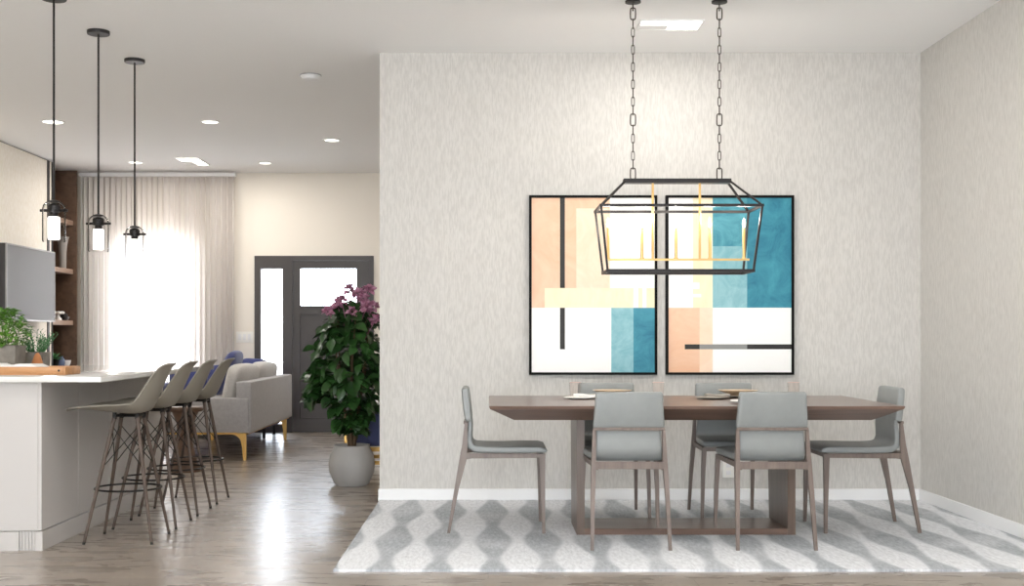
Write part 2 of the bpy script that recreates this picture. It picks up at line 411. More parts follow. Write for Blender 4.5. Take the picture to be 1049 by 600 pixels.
# black strip painted as gap shade above the TV wall, and its metal edge
struct('gap_shade_strip', B(XL-0.06, XL-0.02, -3.0, 12.86, H-0.012, H), M['blackframe'])
bm = bmesh.new(); box(bm, XL, XL+0.012, 12.845, 12.86, 0, H-0.012); box(bm, XL, XL+0.012, 12.72, 12.77, 0, H-0.012)
struct('trim_2', bm, M['tvframe'])
# ground outside
struct('terrain', B(-30, 30, 14.0, 60, -0.3, -0.12), M['ground'])

# ------------------------------------------------------------------ brown shelving niche
nx0, nx1, ny0, ny1 = -5.14, -4.75, 12.87, 13.55
bk = thing('shelving_unit', 'tall dark brown wood shelving niche between television wall and sheer curtain', 'shelf', (-4.94, 13.2, 0))
def bkp(name, bm, m):
    bmesh.ops.translate(bm, verts=bm.verts[:], vec=(4.94, -13.2, 0)); return obj(name, bm, m, bk)
bkp('back_panel', B(nx0, nx0+0.02, ny0, ny1, 0.0, 3.04), M['niche'])
bkp('side_panel', B(nx0+0.02, nx1, ny1-0.03, ny1, 0.0, 3.04), M['niche'])
bkp('side_panel', B(nx0+0.02, nx1-0.05, ny0, ny0+0.03, 0.0, 3.04), M['niche'])
for z in (2.46, 1.90, 1.31, 0.77):
    bkp('shelf', B(nx0+0.02, nx1-0.04, ny0+0.03, ny1-0.03, z-0.055, z, bev=0.002, seg=1), M['shelf'])
bkp('cabinet_base', B(nx0+0.02, nx1-0.04, ny0+0.03, ny1-0.03, 0.0, 0.12), M['niche'])
# ornaments
bm = bmesh.new(); lathe(bm, [(0.028,0),(0.038,0.01),(0.040,0.08),(0.042,0.18),(0.050,0.28),(0.066,0.355),(0.074,0.365),(0.068,0.36),(0.046,0.28),(0.036,0.1)], seg=28)
tag(obj('vase', bm, M['grey'], origin=(0,0,0)), 'tall grey flared vase on the shelf beside the television', 'vase').location = (-4.865, 13.40, 1.90)
bm = bmesh.new(); lathe(bm, [(0.022,0),(0.040,0.02),(0.044,0.05),(0.034,0.075),(0.02,0.08)], seg=20)
tag(obj('pot', bm, M['black']), 'small black round pot on the middle brown shelf', 'pot').location = (-4.845, 13.385, 1.31)
fl = thing('ornament', 'white petalled flower ornament resting on the middle brown shelf', 'ornament', (-4.86, 13.24, 1.31))
bm = bmesh.new()
for k in range(6):
    a = k*PI/3; cushion(bm, Vector((0.045*math.cos(a), 0.045*math.sin(a), 0.085)), (0.06, 0.06, 0.035), 0.2, 3, pw=2.2)
obj('petals', bm, M['white'], fl)
bm = bmesh.new(); lathe(bm, [(0.04,0),(0.04,0.02),(0.02,0.04),(0.015,0.07)], seg=16); obj('foot', bm, M['white'], fl)
bm = bmesh.new(); lathe(bm, [(0.015,0),(0.022,0.006),(0.032,0.03),(0.034,0.045),(0.030,0.042),(0.02,0.015)], seg=24)
tag(obj('bowl', bm, M['grey']), 'small pale bowl at the outer end of the middle shelf', 'bowl').location = (-4.85, 13.475, 1.31)
bm = bmesh.new(); lathe(bm, [(0.025,0),(0.045,0.02),(0.052,0.06),(0.045,0.10),(0.028,0.12),(0.032,0.13)], seg=24)
tag(obj('jar', bm, M['blue']), 'blue glazed round jar on the lowest visible brown shelf', 'jar').location = (-4.86, 13.31, 0.77)
bm = bmesh.new(); lathe(bm, [(0.025,0),(0.04,0.01),(0.056,0.05),(0.062,0.085),(0.056,0.083),(0.035,0.02)], seg=24)
tag(obj('bowl', bm, M['white']), 'white bowl beside the blue jar on the lowest shelf', 'bowl').location = (-4.85, 13.445, 0.77)

def leafblade(bm, base, d, length, width, droop=0.3, roll=0.0, n=4):
    """one curved ovate leaf starting at base, heading d"""
    d = Vector(d).normalized(); up = Vector((0, 0, 1))
    side = d.cross(up)
    if side.length < 1e-3: side = Vector((1, 0, 0))
    side.normalize(); nrm = side.cross(d).normalized()
    side = (side*math.cos(roll) + nrm*math.sin(roll)); nrm = side.cross(d).normalized()
    prof = (0.12, 0.8, 1.0, 0.72, 0.05); prev = None
    for i in range(n+1):
        t = i/n; w = prof[i]*width/2
        c = Vector(base) + d*length*t - nrm*length*droop*t*t
        row = [bm.verts.new(c - side*w + nrm*w*0.35), bm.verts.new(c), bm.verts.new(c + side*w + nrm*w*0.35)]
        if prev:
            bm.faces.new((prev[0], prev[1], row[1], row[0])); bm.faces.new((prev[1], prev[2], row[2], row[1]))
        prev = row

# small shelf plant
sp = thing('potted_plant', 'little green plant in a dark pot on the lowest brown shelf', 'plant', (-4.88, 13.18, 0.77))
bm = bmesh.new(); lathe(bm, [(0.035,0),(0.05,0.09),(0.052,0.10),(0.045,0.095)], seg=16); obj('pot', bm, M['blackframe'], sp)
bm = bmesh.new()
for k in range(34):
    a = random.uniform(0, 2*PI); e = random.uniform(0.2, 1.3)
    leafblade(bm, (0.01*math.cos(a), 0.01*math.sin(a), 0.095), (math.cos(a)*math.cos(e), math.sin(a)*math.cos(e), math.sin(e)), random.uniform(0.07, 0.13), 0.03)
obj('foliage', bm, M['rosemary'], sp)

# ------------------------------------------------------------------ television
tv = thing('television', 'wall mounted television with a pale grey blank screen', 'television', (-4.70, 11.88, 1.28))
bm = B(-0.03, 0.065, -0.63, 0.63, 0.0, 0.745, bev=0.006); obj('housing', bm, M['tvframe'], tv)
bm = B(0.065, 0.071, -0.615, 0.615, 0.018, 0.73); obj('screen', bm, M['tvscreen'], tv)
bm = bmesh.new()
box(bm, 0.063, 0.076, -0.63, 0.63, 0.0, 0.016); box(bm, 0.063, 0.076, -0.63, 0.63, 0.732, 0.745); box(bm, 0.063, 0.076, 0.616, 0.63, 0.016, 0.732); box(bm, 0.063, 0.076, -0.63, -0.616, 0.016, 0.732)
obj('bezel', bm, M['tvedge'], tv)
bm = B(-0.09, -0.03, -0.2, 0.2, 0.2, 0.55); obj('wall_mount', bm, M['black'], tv)

# ------------------------------------------------------------------ sheer curtain
cu = thing('curtain', 'floor length white sheer pleated curtain glowing over the window', 'curtain', (-3.85, 13.66, 0))
bm = bmesh.new(); nf = 29; per = 14; xa, xb = -0.90, 0.90; tot = nf*per; cols = []
for i in range(tot+1):
    t = i/tot; x = xa + (xb-xa)*t
    ph = 2*PI*nf*t + 0.7*math.sin(t*17)
    am = 0.026 + 0.006*math.sin(t*41)
    col = []
    for z, k in ((0.02, 1.15), (0.9, 1.05), (1.9, 0.95), (2.985, 0.75)):
        y = am*k*math.sin(ph) + 0.006*math.sin(t*23+z)
        col.append(bm.verts.new((x + 0.006*k*math.sin(2*ph), y, z)))
    cols.append(col)
for a, b in zip(cols, cols[1:]):
    for j in range(3): bm.faces.new((a[j], b[j], b[j+1], a[j+1]))
obj('curtain_fabric', bm, M['sheer'], cu, angle=80)
bm = B(-0.91, 0.91, -0.035, 0.035, 2.99, 3.03, bev=0.004, seg=1); obj('curtain_track', bm, M['trim'], cu)
for k in range(4):
    bm = bmesh.new(); tube(bm, [(-0.8+k*1.6/3, 0, 3.025), (-0.8+k*1.6/3, 0, H)], 0.006, 6); obj('ceiling_bracket', bm, M['trim'], cu)

# ------------------------------------------------------------------ switches, outlet
sw = thing('switch_plate', 'white three gang light switch plate beside the entry door', 'switch', (-2.865, YF, 1.12))
obj('plate', B(-0.10, 0.10, -0.008, 0, -0.065, 0.065, bev=0.003), M['switch'], sw)
for k in (-1, 0, 1):
    obj('rocker', B(k*0.055-0.017, k*0.055+0.017, -0.013, -0.008, -0.035, 0.035, bev=0.002), M['trim'], sw)
ou = thing('wall_outlet', 'white wall outlet low on the wallpaper behind the table', 'outlet', (1.635, YB, 0.22))
obj('plate', B(-0.04, 0.04, -0.007, 0, -0.06, 0.06, bev=0.002), M['switch'], ou)
for z in (-0.025, 0.025): obj('socket', B(-0.017, 0.017, -0.010, -0.007, z-0.014, z+0.014, bev=0.002), M['trim'], ou)

# ------------------------------------------------------------------ rug
bm = B(-0.735, XR-0.018, 5.56, YB-0.018, 0.0, 0.012)
rg = thing('area_rug', 'large pale grey and white ogee patterned rug under dining table', 'rug', (1.1, 6.76, 0))
bm.free(); bm = B(-1.835+0.012, 1.826, -1.2+0.012, 1.192, 0.0, 0.012); obj('pile', bm, M['rug'], rg)
bm = bmesh.new(); box(bm, -1.835, 1.826, -1.2, -1.188, 0, 0.012); box(bm, -1.835, -1.823, -1.188, 1.192, 0, 0.013)
obj('binding', bm, M['rug'], rg)
RZ = 0.012

# ------------------------------------------------------------------ dining table
tb = thing('dining_table', 'long walnut brown dining table with tapering underside, standing on the rug', 'table', (1.105, 6.75, RZ))
bm = bmesh.new()
def rect(hx, hy, z): return [(-hx,-hy,z),(hx,-hy,z),(hx,hy,z),(-hx,hy,z)]
loft(bm, [rect(0.965, 0.43, 0.655), rect(1.095, 0.556, 0.722), rect(1.10, 0.560, 0.735), rect(1.098, 0.558, 0.738)])
obj('tabletop', bm, M['walnut'], tb, angle=10)
def panel_leg(sx):
    bm = bmesh.new()
    loft(bm, [[(sx*0.588-0.022, -0.215, 0.0), (sx*0.588+0.022, -0.215, 0.0), (sx*0.588+0.022, 0.215, 0.0), (sx*0.588-0.022, 0.215, 0.0)],
              [(sx*0.588-0.022, -0.215, 0.655), (sx*0.588+0.022, -0.215, 0.655), (sx*0.588+0.022, 0.27, 0.655), (sx*0.588-0.022, 0.27, 0.655)]])
    return bm
for s in (-1, 1): obj('leg', panel_leg(s), M['walnutz'], tb, angle=10)
bm = B(-0.566, 0.566, -0.215, 0.18, 0.0, 0.034, bev=0.002, seg=1); obj('base_plate', bm, M['walnut'], tb)

# ------------------------------------------------------------------ dining chairs  (front towards +x)
def strip(bm, path, corner=0.4):
    """swept pad: path entries (x, z, half width, half thickness); rounded section"""
    n = len(path); rings = []
    for i, (x, z, w, t) in enumerate(path):
        a = path[max(i-1, 0)]; b = path[min(i+1, n-1)]
        d = Vector((b[0]-a[0], 0, b[1]-a[1])).normalized(); nn = Vector((-d.z, 0, d.x))
        ring = []
        for k in range(28):
            th = 2*PI*(k+0.5)/28; cth, sth = math.cos(th), math.sin(th)
            ex = 0.32
            u = w*(abs(cth)**0.14)*(1 if cth > 0 else -1); v = t*(abs(sth)**ex)*(1 if sth > 0 else -1)
            ring.append(Vector((x, 0, z)) + Vector((0, 1, 0))*u + nn*v)
        rings.append(ring)
    loft(bm, rings)

def make_chair():
    t = thing('dining_chair', '', 'chair', group='dining chairs around the walnut table')
    o = -0.272
    bm = bmesh.new()
    strip(bm, [(o+0.098, 0.815, .168, .008), (o+0.098, 0.810, .174, .017), (o+0.101, 0.80, .176, .021), (o+0.106, 0.75, .179, .0225), (o+0.113, 0.69, .184, .0225), (o+0.120, 0.640, .187, .021), (o+0.122, 0.629, .186, .017), (o+0.1225, 0.626, .182, .008)])
    obj('backrest', bm, M['leather'], t, angle=50)
    bm = bmesh.new()
    strip(bm, [(o+0.130, 0.632, .168, .009), (o+0.131, 0.60, .169, .013), (o+0.126, 0.56, .171, .016), (o+0.122, 0.52, .173, .019), (o+0.131, 0.488, .176, .021), (o+0.158, 0.470, .181, .022), (o+0.21, 0.466, .188, .021),
               (o+0.32, 0.466, .200, .020), (o+0.45, 0.468, .208, .020), (o+0.53, 0.468, .211, .019), (o+0.554, 0.464, .210, .015), (o+0.562, 0.457, .206, .007)])
    obj('seat', bm, M['leather'], t, angle=50)
    # wooden rail frame under the seat
    bm = bmesh.new()
    for s in (-1, 1):
        loft(bm, [[(o+0.075, s*0.165, 0.408), (o+0.075, s*0.190, 0.408), (o+0.075, s*0.190, 0.452), (o+0.075, s*0.165, 0.452)],
                  [(o+0.14, s*0.170, 0.418), (o+0.14, s*0.194, 0.418), (o+0.14, s*0.194, 0.446), (o+0.14, s*0.170, 0.446)],
                  [(o+0.54, s*0.186, 0.424), (o+0.54, s*0.212, 0.424), (o+0.54, s*0.212, 0.447), (o+0.54, s*0.186, 0.447)]])
    box(bm, o+0.075, o+0.10, -0.165, 0.165, 0.412, 0.450); box(bm, o+0.52, o+0.543, -0.186, 0.186, 0.424, 0.446)
    obj('seat_frame', bm, M['chairwood'], t)
    bm = B(o+0.094, o+0.108, -0.187, 0.187, 0.612, 0.628, bev=0.002, seg=1); obj('back_rail', bm, M['chairwood'], t)
    for s in (-1, 1):
        bm = bmesh.new()      # rear leg runs from the floor up beside the back
        pts = [(o+0.010, s*0.202, 0.0, .0085, .0085), (o+0.055, s*0.195, 0.25, .0125, .011), (o+0.092, s*0.188, 0.42, .021, .012), (o+0.101, s*0.185, 0.50, .015, .011), (o+0.108, s*0.182, 0.62, .008, .008)]
        loft(bm, [[(x-hx, y-hy, z), (x+hx, y-hy, z), (x+hx, y+hy, z), (x-hx, y+hy, z)] for x, y, z, hx, hy in pts])
        obj('leg', bm, M['chairwood'], t)
        bm = bmesh.new()
        pts = [(o+0.545, s*0.215, 0.0, .0085, .0085), (o+0.541, s*0.210, 0.25, .012, .011), (o+0.538, s*0.203, 0.40, .0155, .012), (o+0.537, s*0.201, 0.446, .018, .012)]
        loft(bm, [[(x-hx, y-hy, z), (x+hx, y-hy, z), (x+hx, y+hy, z), (x-hx, y+hy, z)] for x, y, z, hx, hy in pts])
        obj('leg', bm, M['chairwood'], t)
    return t
ch0 = make_chair()
spots = [  # x, y, rotation
    (0.74, 6.318, PI/2, 'grey leather dining chair nearest the viewer on the left, back turned, below left painting'),
    (1.493, 6.318, PI/2, 'grey leather dining chair nearest the viewer on the right, back turned, below right painting'),
    (0.745, 7.235, -PI/2, 'grey dining chair at wall side of table, behind the left near chair'),
    (1.487, 7.235, -PI/2, 'grey dining chair at wall side of table, behind the right near chair'),
    (0.04, 6.80, 0, 'grey leather dining chair in side view at the left end of the table'),
    (2.17, 6.80, PI, 'grey leather dining chair in side view at the right end of the table'),
]
for i, (x, y, r, lb) in enumerate(spots):
    c = ch0 if i == 0 else dup(ch0)
    c.location = (x, y, RZ); c.rotation_euler = (0, 0, r); c['label'] = lb

# ------------------------------------------------------------------ table settings
TZ = RZ + 0.738
def plate(name, r, h, m, c, label, cat, group=None, parent=None):
    bm = bmesh.new(); lathe(bm, [(r*0.55, 0), (r*0.62, 0.002), (r*0.93, h*0.8), (r, h), (r*0.985, h+0.002), (r*0.9, h*0.7+0.002), (r*0.6, 0.006)], seg=48)
    o = obj(name, bm, m); o.location = c
    tag(o, label, cat, group); return o
for i, (x, side, k) in enumerate(((0.735, 'left', 0), (1.50, 'right', 1))):
    plate('charger_plate', 0.145, 0.012, M['greyplate'], (x, 7.13, TZ), f'wide grey charger plate in far {side} place setting', 'plate', 'grey charger plates')
    bm = bmesh.new(); lathe(bm, [(0.04,0),(0.045,0.004),(0.05,0.012),(0.09,0.024),(0.117,0.034),(0.12,0.037),(0.114,0.037),(0.08,0.028),(0.04,0.016)], seg=48)
    o = obj('shallow_bowl', bm, M['tan']); o.location = (x+0.02, 7.13, TZ+0.006)
    tag(o, f'tan shallow bowl stacked on the far {side} charger plate', 'bowl', 'tan bowls on the table')
    plate('dinner_plate', 0.178, 0.014, M['white'], (0.79 if k == 0 else 1.515, 6.46, TZ), f'white dinner plate before the {side} near chair, mostly hidden by its back', 'plate', 'white dinner plates')
    # side plate with folded napkin
    xs, ys = (0.545, 6.92) if k == 0 else (1.325, 6.92)
    plate('side_plate', 0.10, 0.010, M['greyplate'] if k else M['white'], (xs, ys, TZ), f'flat side plate left of the {side} bowl with a napkin on it', 'plate', 'side plates')
    bm = bmesh.new(); nx = 14
    rows = []
    for a in range(nx+1):
        u = -0.07 + 0.14*a/nx; zz = 0.012 + 0.003*math.sin(a*0.45+k)+0.004
        rows.append([(u, -0.035, zz), (u, 0.035, zz+0.002), (u, 0.035, zz+0.012), (u, -0.035, zz+0.010)])
    loft(bm, rows); o = obj('napkin', bm, M['cloth'] if k == 0 else M['greyplate']); o.location = (xs+0.03, ys, TZ)
    tag(o, ('white' if k == 0 else 'taupe') + f' rolled napkin lying on the side plate left of the {side} bowl', 'napkin')
for x, y, s in ((0.53, 7.12, 'left of the far left setting'), (1.035, 7.12, 'between the two far settings'), (1.857, 7.12, 'right of the far right setting')):
    bm = bmesh.new(); lathe(bm, [(0.001,0.0),(0.028,0.0),(0.033,0.03),(0.036,0.09),(0.0345,0.09),(0.031,0.03),(0.026,0.006),(0.001,0.006)], seg=28, cap=False)
    o = obj('glass_tumbler', bm, M['tumbler']); o.location = (x, y, TZ)
    tag(o, f'clear glass tumbler on the table {s}', 'glass', 'glass tumblers')
    bm = bmesh.new(); tube(bm, [(0.0353*math.cos(k*PI/16), 0.0353*math.sin(k*PI/16), 0.0905) for k in range(32)], 0.0016, 6, closed=True)
    obj('rim', bm, M['pinkrim'], o)

# ------------------------------------------------------------------ paintings
def painting(x0, rects, lb):
    S = 151.3; yb = YB-0.002
    W, Hh = 0.868, 1.216; fr = 0.017
    t = thing('painting', lb, 'painting', (x0+W/2, YB, 1.468), 0, 'pair of framed abstract paintings')
    bm = bmesh.new(); a, b = W/2, Hh/2
    box(bm, -a, -a+fr, -0.040, -0.003, -b, b); box(bm, a-fr, a, -0.040, -0.003, -b, b)
    box(bm, -a+fr, a-fr, -0.040, -0.003, -b, -b+fr); box(bm, -a+fr, a-fr, -0.040, -0.003, b-fr, b)
    obj('frame', bm, M['blackframe'], t)
    obj('backing_board', B(-a+fr, a-fr, -0.024, -0.004, -b+fr, b-fr), M['blackframe'], t)
    mats = []; xs = {0.0, 1.0}; zs = {0.0, 1.0}
    for r in rects:
        xs |= {r[0], r[2]}; zs |= {r[1], r[3]}
        if r[4] not in mats: mats.append(r[4])
    xs = sorted(xs); zs = sorted(zs); bm = bmesh.new(); iw, ih = W-2*fr, Hh-2*fr
    grid = {(i, j): bm.verts.new((-iw/2+u*iw, -0.030, ih/2-v*ih)) for i, u in enumerate(xs) for j, v in enumerate(zs)}
    for i in range(len(xs)-1):
        for j in range(len(zs)-1):
            cx, cz = (xs[i]+xs[i+1])/2, (zs[j]+zs[j+1])/2; k = 0
            for r in rects:
                if r[0] <= cx <= r[2] and r[1] <= cz <= r[3]: k = mats.index(r[4])
            f = bm.faces.new((grid[i, j], grid[i, j+1], grid[i+1, j+1], grid[i+1, j])); f.material_index = k
    obj('canvas', bm, [M[k] for k in mats], t)
def fx(v, a, b): return (v-a)/(b-a)
def RL(x0, z0, x1, z1, m): return (fx(x0,38,415), fx(z0,33,563), fx(x1,38,415), fx(z1,33,563), m)
def RR(x0, z0, x1, z1, m): return (fx(x0,25,400), fx(z0,33,563), fx(x1,25,400), fx(z1,33,563), m)
painting(0.278, [RL(38,33,415,563,'whiteart'), RL(38,33,278,367,'peach'), RL(175,65,278,308,'peachlt'), RL(78,307,415,367,'creamart'), RL(350,307,365,367,'whiteart'), RL(378,307,390,367,'whiteart'),
                 RL(125,33,140,307,'blackart'), RL(125,367,140,493,'blackart'), RL(282,367,350,563,'teallt'), RL(350,367,415,563,'tealdk')],
         'left framed abstract painting with peach blocks and a vertical black bar')
painting(1.205, [RR(25,33,400,563,'whiteart'), RR(100,33,160,367,'creamart'), RR(100,290,120,310,'whiteart'), RR(100,325,125,335,'whiteart'), RR(160,33,265,180,'tealmid'), RR(160,180,265,367,'teallt'), RR(160,33,400,95,'tealmid'), RR(265,33,400,367,'tealdk'),
                 RR(25,367,120,563,'peach'), RR(120,367,160,563,'peachlt'), RR(75,478,120,493,'blackart'), RR(120,478,265,493,'greyart'), RR(265,478,400,493,'blackart')],
         'right framed abstract painting with big teal block and a horizontal black bar')

# ------------------------------------------------------------------ chandelier
cx, cy = 1.087, 6.75
cd = thing('chandelier', 'black open lantern cage chandelier with gold candle arms over the table', 'chandelier', (cx, cy, 1.49))
Z = lambda z: z-1.49
bm = bmesh.new()
def bar(bm, p, q, r=0.008, sq=1): tube(bm, [p, q], r, sq=sq)
zt, zm, zb = Z(2.012), Z(1.855), Z(1.49)
box(bm, -0.308, 0.308, -0.035, 0.035, zt-0.012, zt+0.012)
obj('top_bar', bm, M['black'], cd)
bm = bmesh.new()
hm, hd, bx, by = 0.453, 0.175, 0.412, 0.135
for s in (-1, 1):
    bar(bm, (-hm-0.008, s*hd, zm), (hm+0.008, s*hd, zm), 0.0075); bar(bm, (s*hm, -hd, zm), (s*hm, hd, zm), 0.007)
    bar(bm, (-bx-0.008, s*by, zb), (bx+0.008, s*by, zb), 0.0085); bar(bm, (s*bx, -by, zb), (s*bx, by, zb), 0.0075)
    for q in (-1, 1):
        bar(bm, (s*0.298, q*0.028, zt), (s*hm, q*hd, zm), 0.0052)
        bar(bm, (s*hm, q*hd, zm), (s*bx, q*by, zb), 0.006)
obj('cage', bm, M['black'], cd)
zg = Z(1.561)
for x in (-0.138, 0.133):
    bm = bmesh.new(); tube(bm, [(x, 0, zg), (x, 0, zt-0.012)], 0.007, 10); obj('gold_rod', bm, M['gold'], cd)
bm = bmesh.new(); box(bm, -0.395, 0.418, -0.006, 0.006, zg-0.006, zg+0.006); obj('candle_arm', bm, M['gold'], cd)
for x in (-0.398, -0.203, -0.007, 0.188, 0.384):
    bm = bmesh.new(); lathe(bm, [(0.012,0),(0.012,0.006),(0.0085,0.008),(0.0085,0.178),(0.0075,0.18)], (x+0.003, 0, zg+0.005), 14)
    cdl = obj('candle', bm, M['gold'], cd)
    bm = bmesh.new(); lathe(bm, [(0.005,0),(0.009,0.012),(0.010,0.024),(0.006,0.042),(0.001,0.056)], (x+0.003, 0, zg+0.184), 12)
    obj('bulb', bm, M['flame'], cdl)
def link_mesh(bm, c, hw, hh, r, rot):
    pts = []
    for k in range(16):
        a = 2*PI*k/16; px = hw*(abs(math.cos(a))**0.5)*(1 if math.cos(a) > 0 else -1); pz = hh*(abs(math.sin(a))**0.5)*(1 if math.sin(a) > 0 else -1)
        pts.append((c[0]+px*math.cos(rot), c[1]+px*math.sin(rot), c[2]+pz))
    tube(bm, pts, r, 6, closed=True)
for x in (-0.252, 0.246):
    bm = bmesh.new(); z = zt+0.006; i = 0
    # big link, two small, big link ... up to the canopy
    pat = ['r', 'B', 's', 's', 's', 's', 's', 'B', 's', 's', 's', 's', 's', 's', 's', 's', 's', 's', 's', 'B', 's', 's', 's', 's', 's', 's', 's']
    z = zt+0.008
    seq = ['B', 's', 'S', 's', 'S', 's', 'B', 's', 'S', 's', 'S', 's', 'S', 's', 'S', 's', 'S', 's', 'B', 's', 'S', 's', 'S', 's', 'S', 's', 'S', 's']
    top = Z(H)-0.02
    for k, q in enumerate(seq):
        hh = {'B': 0.034, 'S': 0.026, 's': 0.0295}[q]; hw = {'B': 0.015, 'S': 0.0085, 's': 0.007}[q]
        r = {'B': 0.0038, 'S': 0.0026, 's': 0.0026}[q]
        if z + 2*hh > top: break
        link_mesh(bm, (x, 0, z+hh), hw, hh, r, 0 if q != 's' else PI/2)
        z += 2*hh - 2.2*r
    tube(bm, [(x, 0, z-0.01), (x, 0, top+0.005)], 0.004, 6)
    obj('chain', bm, M['bronze'], cd)
for x in (-0.252, 0.246):
    bm = bmesh.new(); lathe(bm, [(0.03, Z(H)-0.014), (0.045, Z(H)-0.01), (0.045, Z(H))], (x, 0, 0), 24); obj('ceiling_canopy', bm, M['black'], cd)

# ------------------------------------------------------------------ ceiling fittings
def downlight(x, y, r, lb):
    t = thing('downlight', lb, 'ceiling light', (x, y, H), 0, 'round recessed downlights')
    bm = bmesh.new(); lathe(bm, [(r, 0), (r, -0.006), (r*0.86, -0.010), (r*0.80, -0.004), (r*0.80, 0)], seg=32, cap=False); obj('trim_ring', bm, M['trim'], t)
    bm = bmesh.new(); lathe(bm, [(r*0.80, -0.001), (r*0.80, -0.005), (0.001, -0.005)], seg=32, cap=False); obj('lens', bm, M['lens'], t)
    return t
for x, y, r, lb in ((-2.49, 10.5, .085, 'round downlight near the middle of the living room ceiling'), (-3.9, 10.5, .105, 'round downlight above the television, by the nearest pendant rod'),
                 (-1.53, 11.47, .085, 'round downlight nearest the edge of the wallpapered wall'), (-3.89, 12.93, .085, 'round downlight just before the sheer curtain'),
                 (-2.47, 12.97, .075, 'round downlight in front of the entry door wall')):
    downlight(x, y, r, lb)
def grille(x, y, w, d, lb):
    t = thing('rectangular_ceiling_light', lb, 'ceiling light', (x, y, H), 0, 'rectangular ceiling lights')
    bm = bmesh.new(); a, b = w/2, d/2; f = 0.012
    box(bm, -a-f, a+f, -b-f, -b, -0.010, 0); box(bm, -a-f, a+f, b, b+f, -0.010, 0); box(bm, -a-f, -a, -b, b, -0.010, 0); box(bm, a, a+f, -b, b, -0.010, 0)
    obj('frame', bm, M['trim'], t)
    obj('lit_panel', B(0.0*a, a, -b, b, -0.007, -0.001), M['lens'], t)
    obj('lit_strip', B(-a, -0.01, -b, -b*0.05, -0.007, -0.001), M['lens'], t)
    obj('blank_panel', B(-a, -0.012, b*0.0, b, -0.006, -0.001), M['trim'], t)
grille(1.125, 7.25, 0.37, 0.20, 'rectangular lit ceiling fixture between the two chandelier chains')
grille(-3.24, 12.85, 0.23, 0.52, 'small rectangular lit ceiling fixture close to the sheer curtain')
sd = thing('smoke_detector', 'white round smoke detector on the ceiling left of the wallpapered wall', 'smoke detector', (-1.31, 8.65, H))
bm = bmesh.new(); lathe(bm, [(0.075, 0), (0.075, -0.012), (0.06, -0.03), (0.001, -0.032)], seg=32, cap=False); obj('housing', bm, M['trim'], sd)
bm = bmesh.new(); lathe(bm, [(0.079, 0), (0.079, -0.006), (0.07, -0.006)], seg=32, cap=False); obj('base_ring', bm, M['tvedge'], sd)

# ------------------------------------------------------------------ kitchen island
IX0, IX1, IY0, IY1 = -2.93, -2.33, 6.11, 8.40
isl = thing('kitchen_island', 'white panelled kitchen island cabinet below the marble worktop', 'cabinet', (-2.63, 7.25, 0))
def ip(name, bm, m):
    bmesh.ops.translate(bm, verts=bm.verts[:], vec=(2.63, -7.25, 0)); return obj(name, bm, m, isl)
ip('body', B(IX0, IX1-0.018, IY0+0.018, IY1-0.01, 0.10, 0.88), M['cab'])
ip('end_panel', B(IX0, IX1-0.018, IY0, IY0+0.018, 0.105, 0.88, bev=0.0015, seg=1), M['cab'])
seams = [IY0, 6.66, 7.20, 7.81, IY1]
for a, b in zip(seams, seams[1:]):
    ip('side_panel', B(IX1-0.018, IX1, a+0.002, b-0.002, 0.105, 0.878, bev=0.0015, seg=1), M['cab'])
bm = bmesh.new(); box(bm, IX1-0.03, IX1+0.008, IY0-0.008, IY1, 0, 0.10, bev=0.002, seg=1)
ip('skirting', bm, M['cab'])
bm = bmesh.new(); box(bm, IX0, -2.445, IY0-0.008, IY0+0.02, 0, 0.10); box(bm, -2.445, IX1-0.03, IY0+0.006, IY0+0.03, 0, 0.10)
for k in range(5): box(bm, -2.44+k*0.017, -2.432+k*0.017, IY0+0.0, IY0+0.006, 0.0, 0.098)
ip('toe_kick', bm, M['cab'])
bm = B(-2.98, -2.0, 6.05, 8.55, 0.88, 0.91, bev=0.004, seg=2)
wt = tag(obj('worktop', bm, M['marble'], origin=(-2.49, 7.3, 0.88)), 'glossy white marble worktop on the kitchen island', 'worktop')

# tray, cloth, planters
tr = thing('serving_tray', 'wooden serving tray on the near edge of the marble worktop', 'tray', (-2.60, 6.44, 0.91))
bm = bmesh.new(); box(bm, -0.31, 0.31, -0.12, 0.12, 0, 0.014); box(bm, -0.31, 0.31, -0.12, -0.105, 0.014, 0.044, bev=0.003); box(bm, -0.31, 0.31, 0.105, 0.12, 0.014, 0.044, bev=0.003)
obj('tray_body', bm, M['traywood'], tr)
for s in (-1, 1):
    bm = B(s*0.31-0.008, s*0.31+0.008, -0.12, 0.12, 0, 0.044, bev=0.003); obj('end_board', bm, M['traywood'], tr)
bm = bmesh.new(); tube(bm, [(0.285, -0.1245, 0.024), (0.285, -0.119, 0.024)], 0.006, 10); obj('rivet', bm, M['black'], tr)
bm = bmesh.new(); rows = []
for i in range(21):
    u = -0.29+0.50*i/20; zz = 0.052+0.006*math.sin(i*0.9)+0.003*math.sin(i*2.3)
    if i > 18: zz -= 0.012
    rows.append([(u, -0.095, 0.016), (u, 0.09, 0.016), (u, 0.095, zz), (u, -0.09, zz+0.004)])
loft(bm, rows); o = obj('folded_cloth', bm, M['cloth']); o.location = (-2.62, 6.44, 0.91)
tag(o, 'folded white cloth lying in the wooden serving tray', 'cloth')

